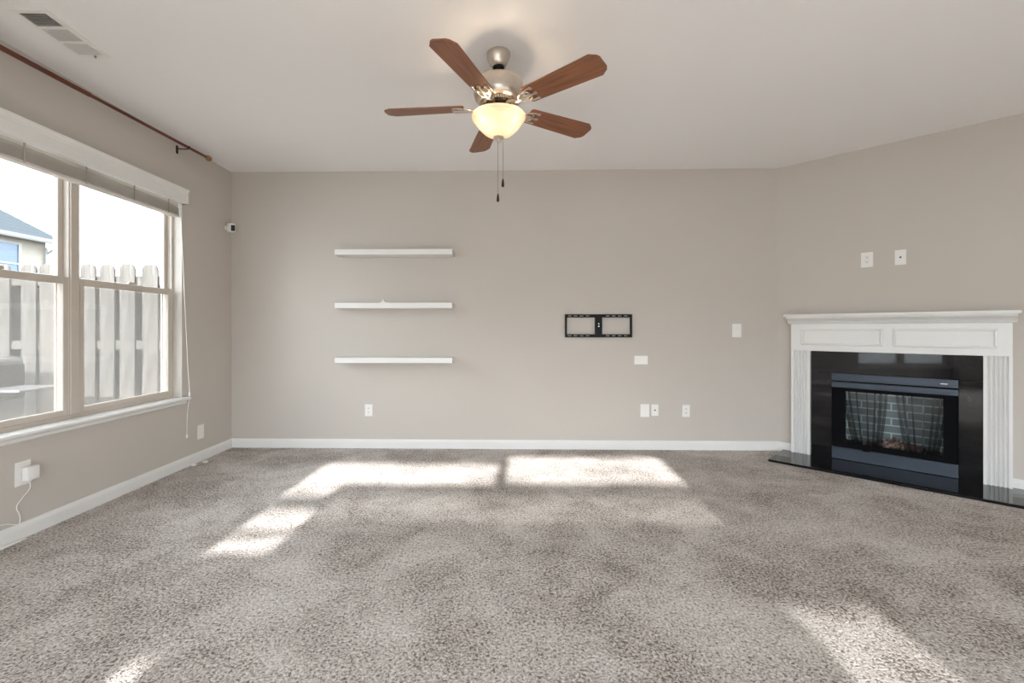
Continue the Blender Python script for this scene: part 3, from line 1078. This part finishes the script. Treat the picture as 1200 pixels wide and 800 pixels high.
log((.50, .10, .152), (.63, .13, .160), .030, 'dark charred log at the left side of the firebox')
log((1.05, .13, .152), (1.185, .10, .160), .030, 'dark charred log at the right side of the firebox')
log((.66, .203, .152), (1.04, .203, .155), .026, 'charred log lying across the back of the ember bed')
rnd = random.Random(3)
bm = bmesh.new()
for i in range(190):
    u = rnd.random()
    x = .665 + .35 * u
    hgt = .075 * (1 - abs(2 * u - 1)) ** .6
    y = .100 + .04 * rnd.random()
    z = .124 + (hgt + .045) * rnd.random()
    r = .008 + .013 * rnd.random()
    g = bmesh.ops.create_icosphere(bm, subdivisions=1, radius=r)['verts']
    for v in g:
        v.co = v.co * (.7 + .6 * rnd.random())
    bmesh.ops.translate(bm, vec=(x, y, max(z, .119 + r * .8)), verts=g)
o = link('ember_bed', bm, M['ember'], None, loc=DC, rot=(0, 0, DROT))
tag(o, 'heap of reddish brown embers on the firebox floor', 'embers', kind='stuff')

# ------------------------------------------------------------------ outside the window
GZ = -.25
bm = bmesh.new()
box(bm, -45, 30, -45, 45, GZ - .3, GZ)
struct('ground', bm, M['lawn'], 'dry lawn outside the window', cat='ground')

bm = bmesh.new()
box(bm, -24.0, -2.95, -22.0, 1.2, GZ, GZ + .08, .01)  # unseen bright ground added for the granite to reflect
struct('patio', bm, M['concrete'], 'pale concrete slab added outside the left wall to brighten granite reflections', cat='ground')

fe = thing('fence', 'weathered board-on-board wooden fence seen through the window', 'fence', (-4.6, 4.3, GZ))


def picket(x, w, top, y):
    h = top - GZ
    bm = bmesh.new()
    c = .035
    prism(bm, [(-w / 2, 0), (w / 2, 0), (w / 2, h - .05), (w / 2 - .010, h - .022), (w / 2 - .030, h - .006), (w / 2 - .05, h), (-w / 2 + .05, h), (-w / 2 + .030, h - .006), (-w / 2 + .010, h - .022), (-w / 2, h - .05)], 'y', -.009, .009)
    return link('picket', bm, M['fence'], fe, loc=(x + 4.6, y, 0))


pxs = [3.5, 34.5, 56.5, 80, 104, 126.5, 150, 176.5, 201, 224]
cs = [-4.906 + p * .00843 for p in pxs]
x = cs[0]
while x > -7.0:
    x -= .195
    cs.insert(0, x)
for i, x in enumerate(cs):
    picket(x, .148 + .004 * math.sin(i * 5), 1.805 + .006 * math.sin(i * 3.1), 0)
for i in range(len(cs) - 1):
    picket((cs[i] + cs[i + 1]) / 2 - .075, .165, 1.70, .10)
for z in (1.60, .98, .30):
    bm = bmesh.new(); box(bm, cs[0] + 4.6 - .1, cs[-1] + 4.6 + .1, .0095, .089, z - GZ, z - GZ + .085, .004, 1)
    link('rail', bm, M['fence'], fe)
for x in (-5.9, -3.63):
    bm = bmesh.new(); box(bm, x + 4.6 - .044, x + 4.6 + .044, .11, .198, 0, 1.66 - GZ, .004, 1)
    link('post', bm, M['fence'], fe)

# grill in front of the fence
gr = thing('grill', 'dark barbecue grill with pale lid and side shelf outside by the fence', 'grill', (-4.45, 3.60, GZ))
g = lambda z: z - GZ
bm = bmesh.new()
prism(bm, [(-.19, g(.885)), (.19, g(.885)), (.185, g(.915)), (.16, g(.940)), (.10, g(.953)), (-.10, g(.953)), (-.16, g(.940)), (-.185, g(.915))], 'x', -.36, .352)
bmesh.ops.bevel(bm, geom=[e for e in bm.edges if abs(e.verts[0].co.x - e.verts[1].co.x) < 1e-6], offset=.022, segments=3, affect='EDGES')
lid = link('lid', bm, M['grilllid'], gr, smooth=True)
bm = bmesh.new()
tube(bm, smooth_path([(-.22, -.18, g(.91)), (-.22, -.235, g(.905)), (-.20, -.25, g(.905)), (.20, -.25, g(.905)), (.22, -.235, g(.905)), (.22, -.18, g(.91))]), .012, 10)
link('handle', bm, M['steel'], lid, smooth=True)
bm = bmesh.new(); box(bm, -.362, .355, -.185, .185, g(.60), g(.884), .012)
link('cook_box', bm, M['grill'], gr)
bm = bmesh.new(); box(bm, .3575, .700, -.18, .18, g(.682), g(.702), .006)
link('side_shelf', bm, M['grillpanel'], gr)
bm = bmesh.new()
box(bm, -.35, .345, -.19, .19, g(-.14), g(.598), .008)
link('cart', bm, M['grillpanel'], gr)
for x in (-.31, .305):
    for y in (-.15, .15):
        bm = bmesh.new()
        lathe(bm, [(0, -.014), (.048, -.014), (.054, -.006), (.054, .006), (.048, .014), (0, .014)], 20, (x, y, .055), ax='x')
        link('caster', bm, M['slot'], gr, smooth=True)

# neighbour's house
ho = thing('house', 'cream neighbouring house with blue-grey hip roof beyond the fence', 'house', (-19.0, 10.0, GZ))
h = lambda z: z - GZ
bm = bmesh.new(); box(bm, -6, 3.5, -14, 4.98, 0, h(4.16))
link('wall', bm, M['siding'], ho)
bm = bmesh.new()
ex0, ex1, ey0, ey1, ez = -6.35, 3.85, -14.35, 5.33, h(4.17)
ap = .80 * (ex1 - ex0) / 2
xm = (ex0 + ex1) / 2
hw = (ex1 - ex0) / 2
v = [bm.verts.new(p) for p in ((ex0, ey0, ez), (ex1, ey0, ez), (ex1, ey1, ez), (ex0, ey1, ez), (xm, ey0 + hw, ez + ap), (xm, ey1 - hw, ez + ap))]
for f in ((0, 1, 4), (1, 2, 5, 4), (2, 3, 5), (3, 0, 4, 5), (3, 2, 1, 0)):
    bm.faces.new([v[i] for i in f])
link('roof', bm, M['shingle'], ho)
bm = bmesh.new()
prism(bm, [(3.84, h(4.02)), (3.93, h(4.02)), (3.96, h(4.08)), (3.96, h(4.15)), (3.84, h(4.15))], 'y', ey0, ey1)
box(bm, 3.51, 3.84, ey0, ey1, h(4.10), h(4.165))
link('gutter', bm, M['gutter'], ho)
bm = bmesh.new()
tube(bm, smooth_path([(3.88, 5.0, h(4.02)), (3.86, 4.97, h(3.92)), (3.62, 4.93, h(3.72)), (3.57, 4.92, h(3.60)), (3.57, 4.92, 0)]), .04, 8)
link('downspout', bm, M['gutter'], ho, smooth=True)
wf = bmesh.new()
wall_cells(wf, 'x', 3.505, 3.56, 2.75, 4.16, h(2.55), h(3.93), [(2.84, 4.07, h(2.63), h(3.22)), (2.84, 4.07, h(3.27), h(3.86))])
hw_ = link('window', wf, M['gutter'], ho)
bm = bmesh.new(); box(bm, 3.51, 3.53, 2.84, 4.07, h(2.63), h(3.86))
link('pane', bm, M['hglass'], hw_)
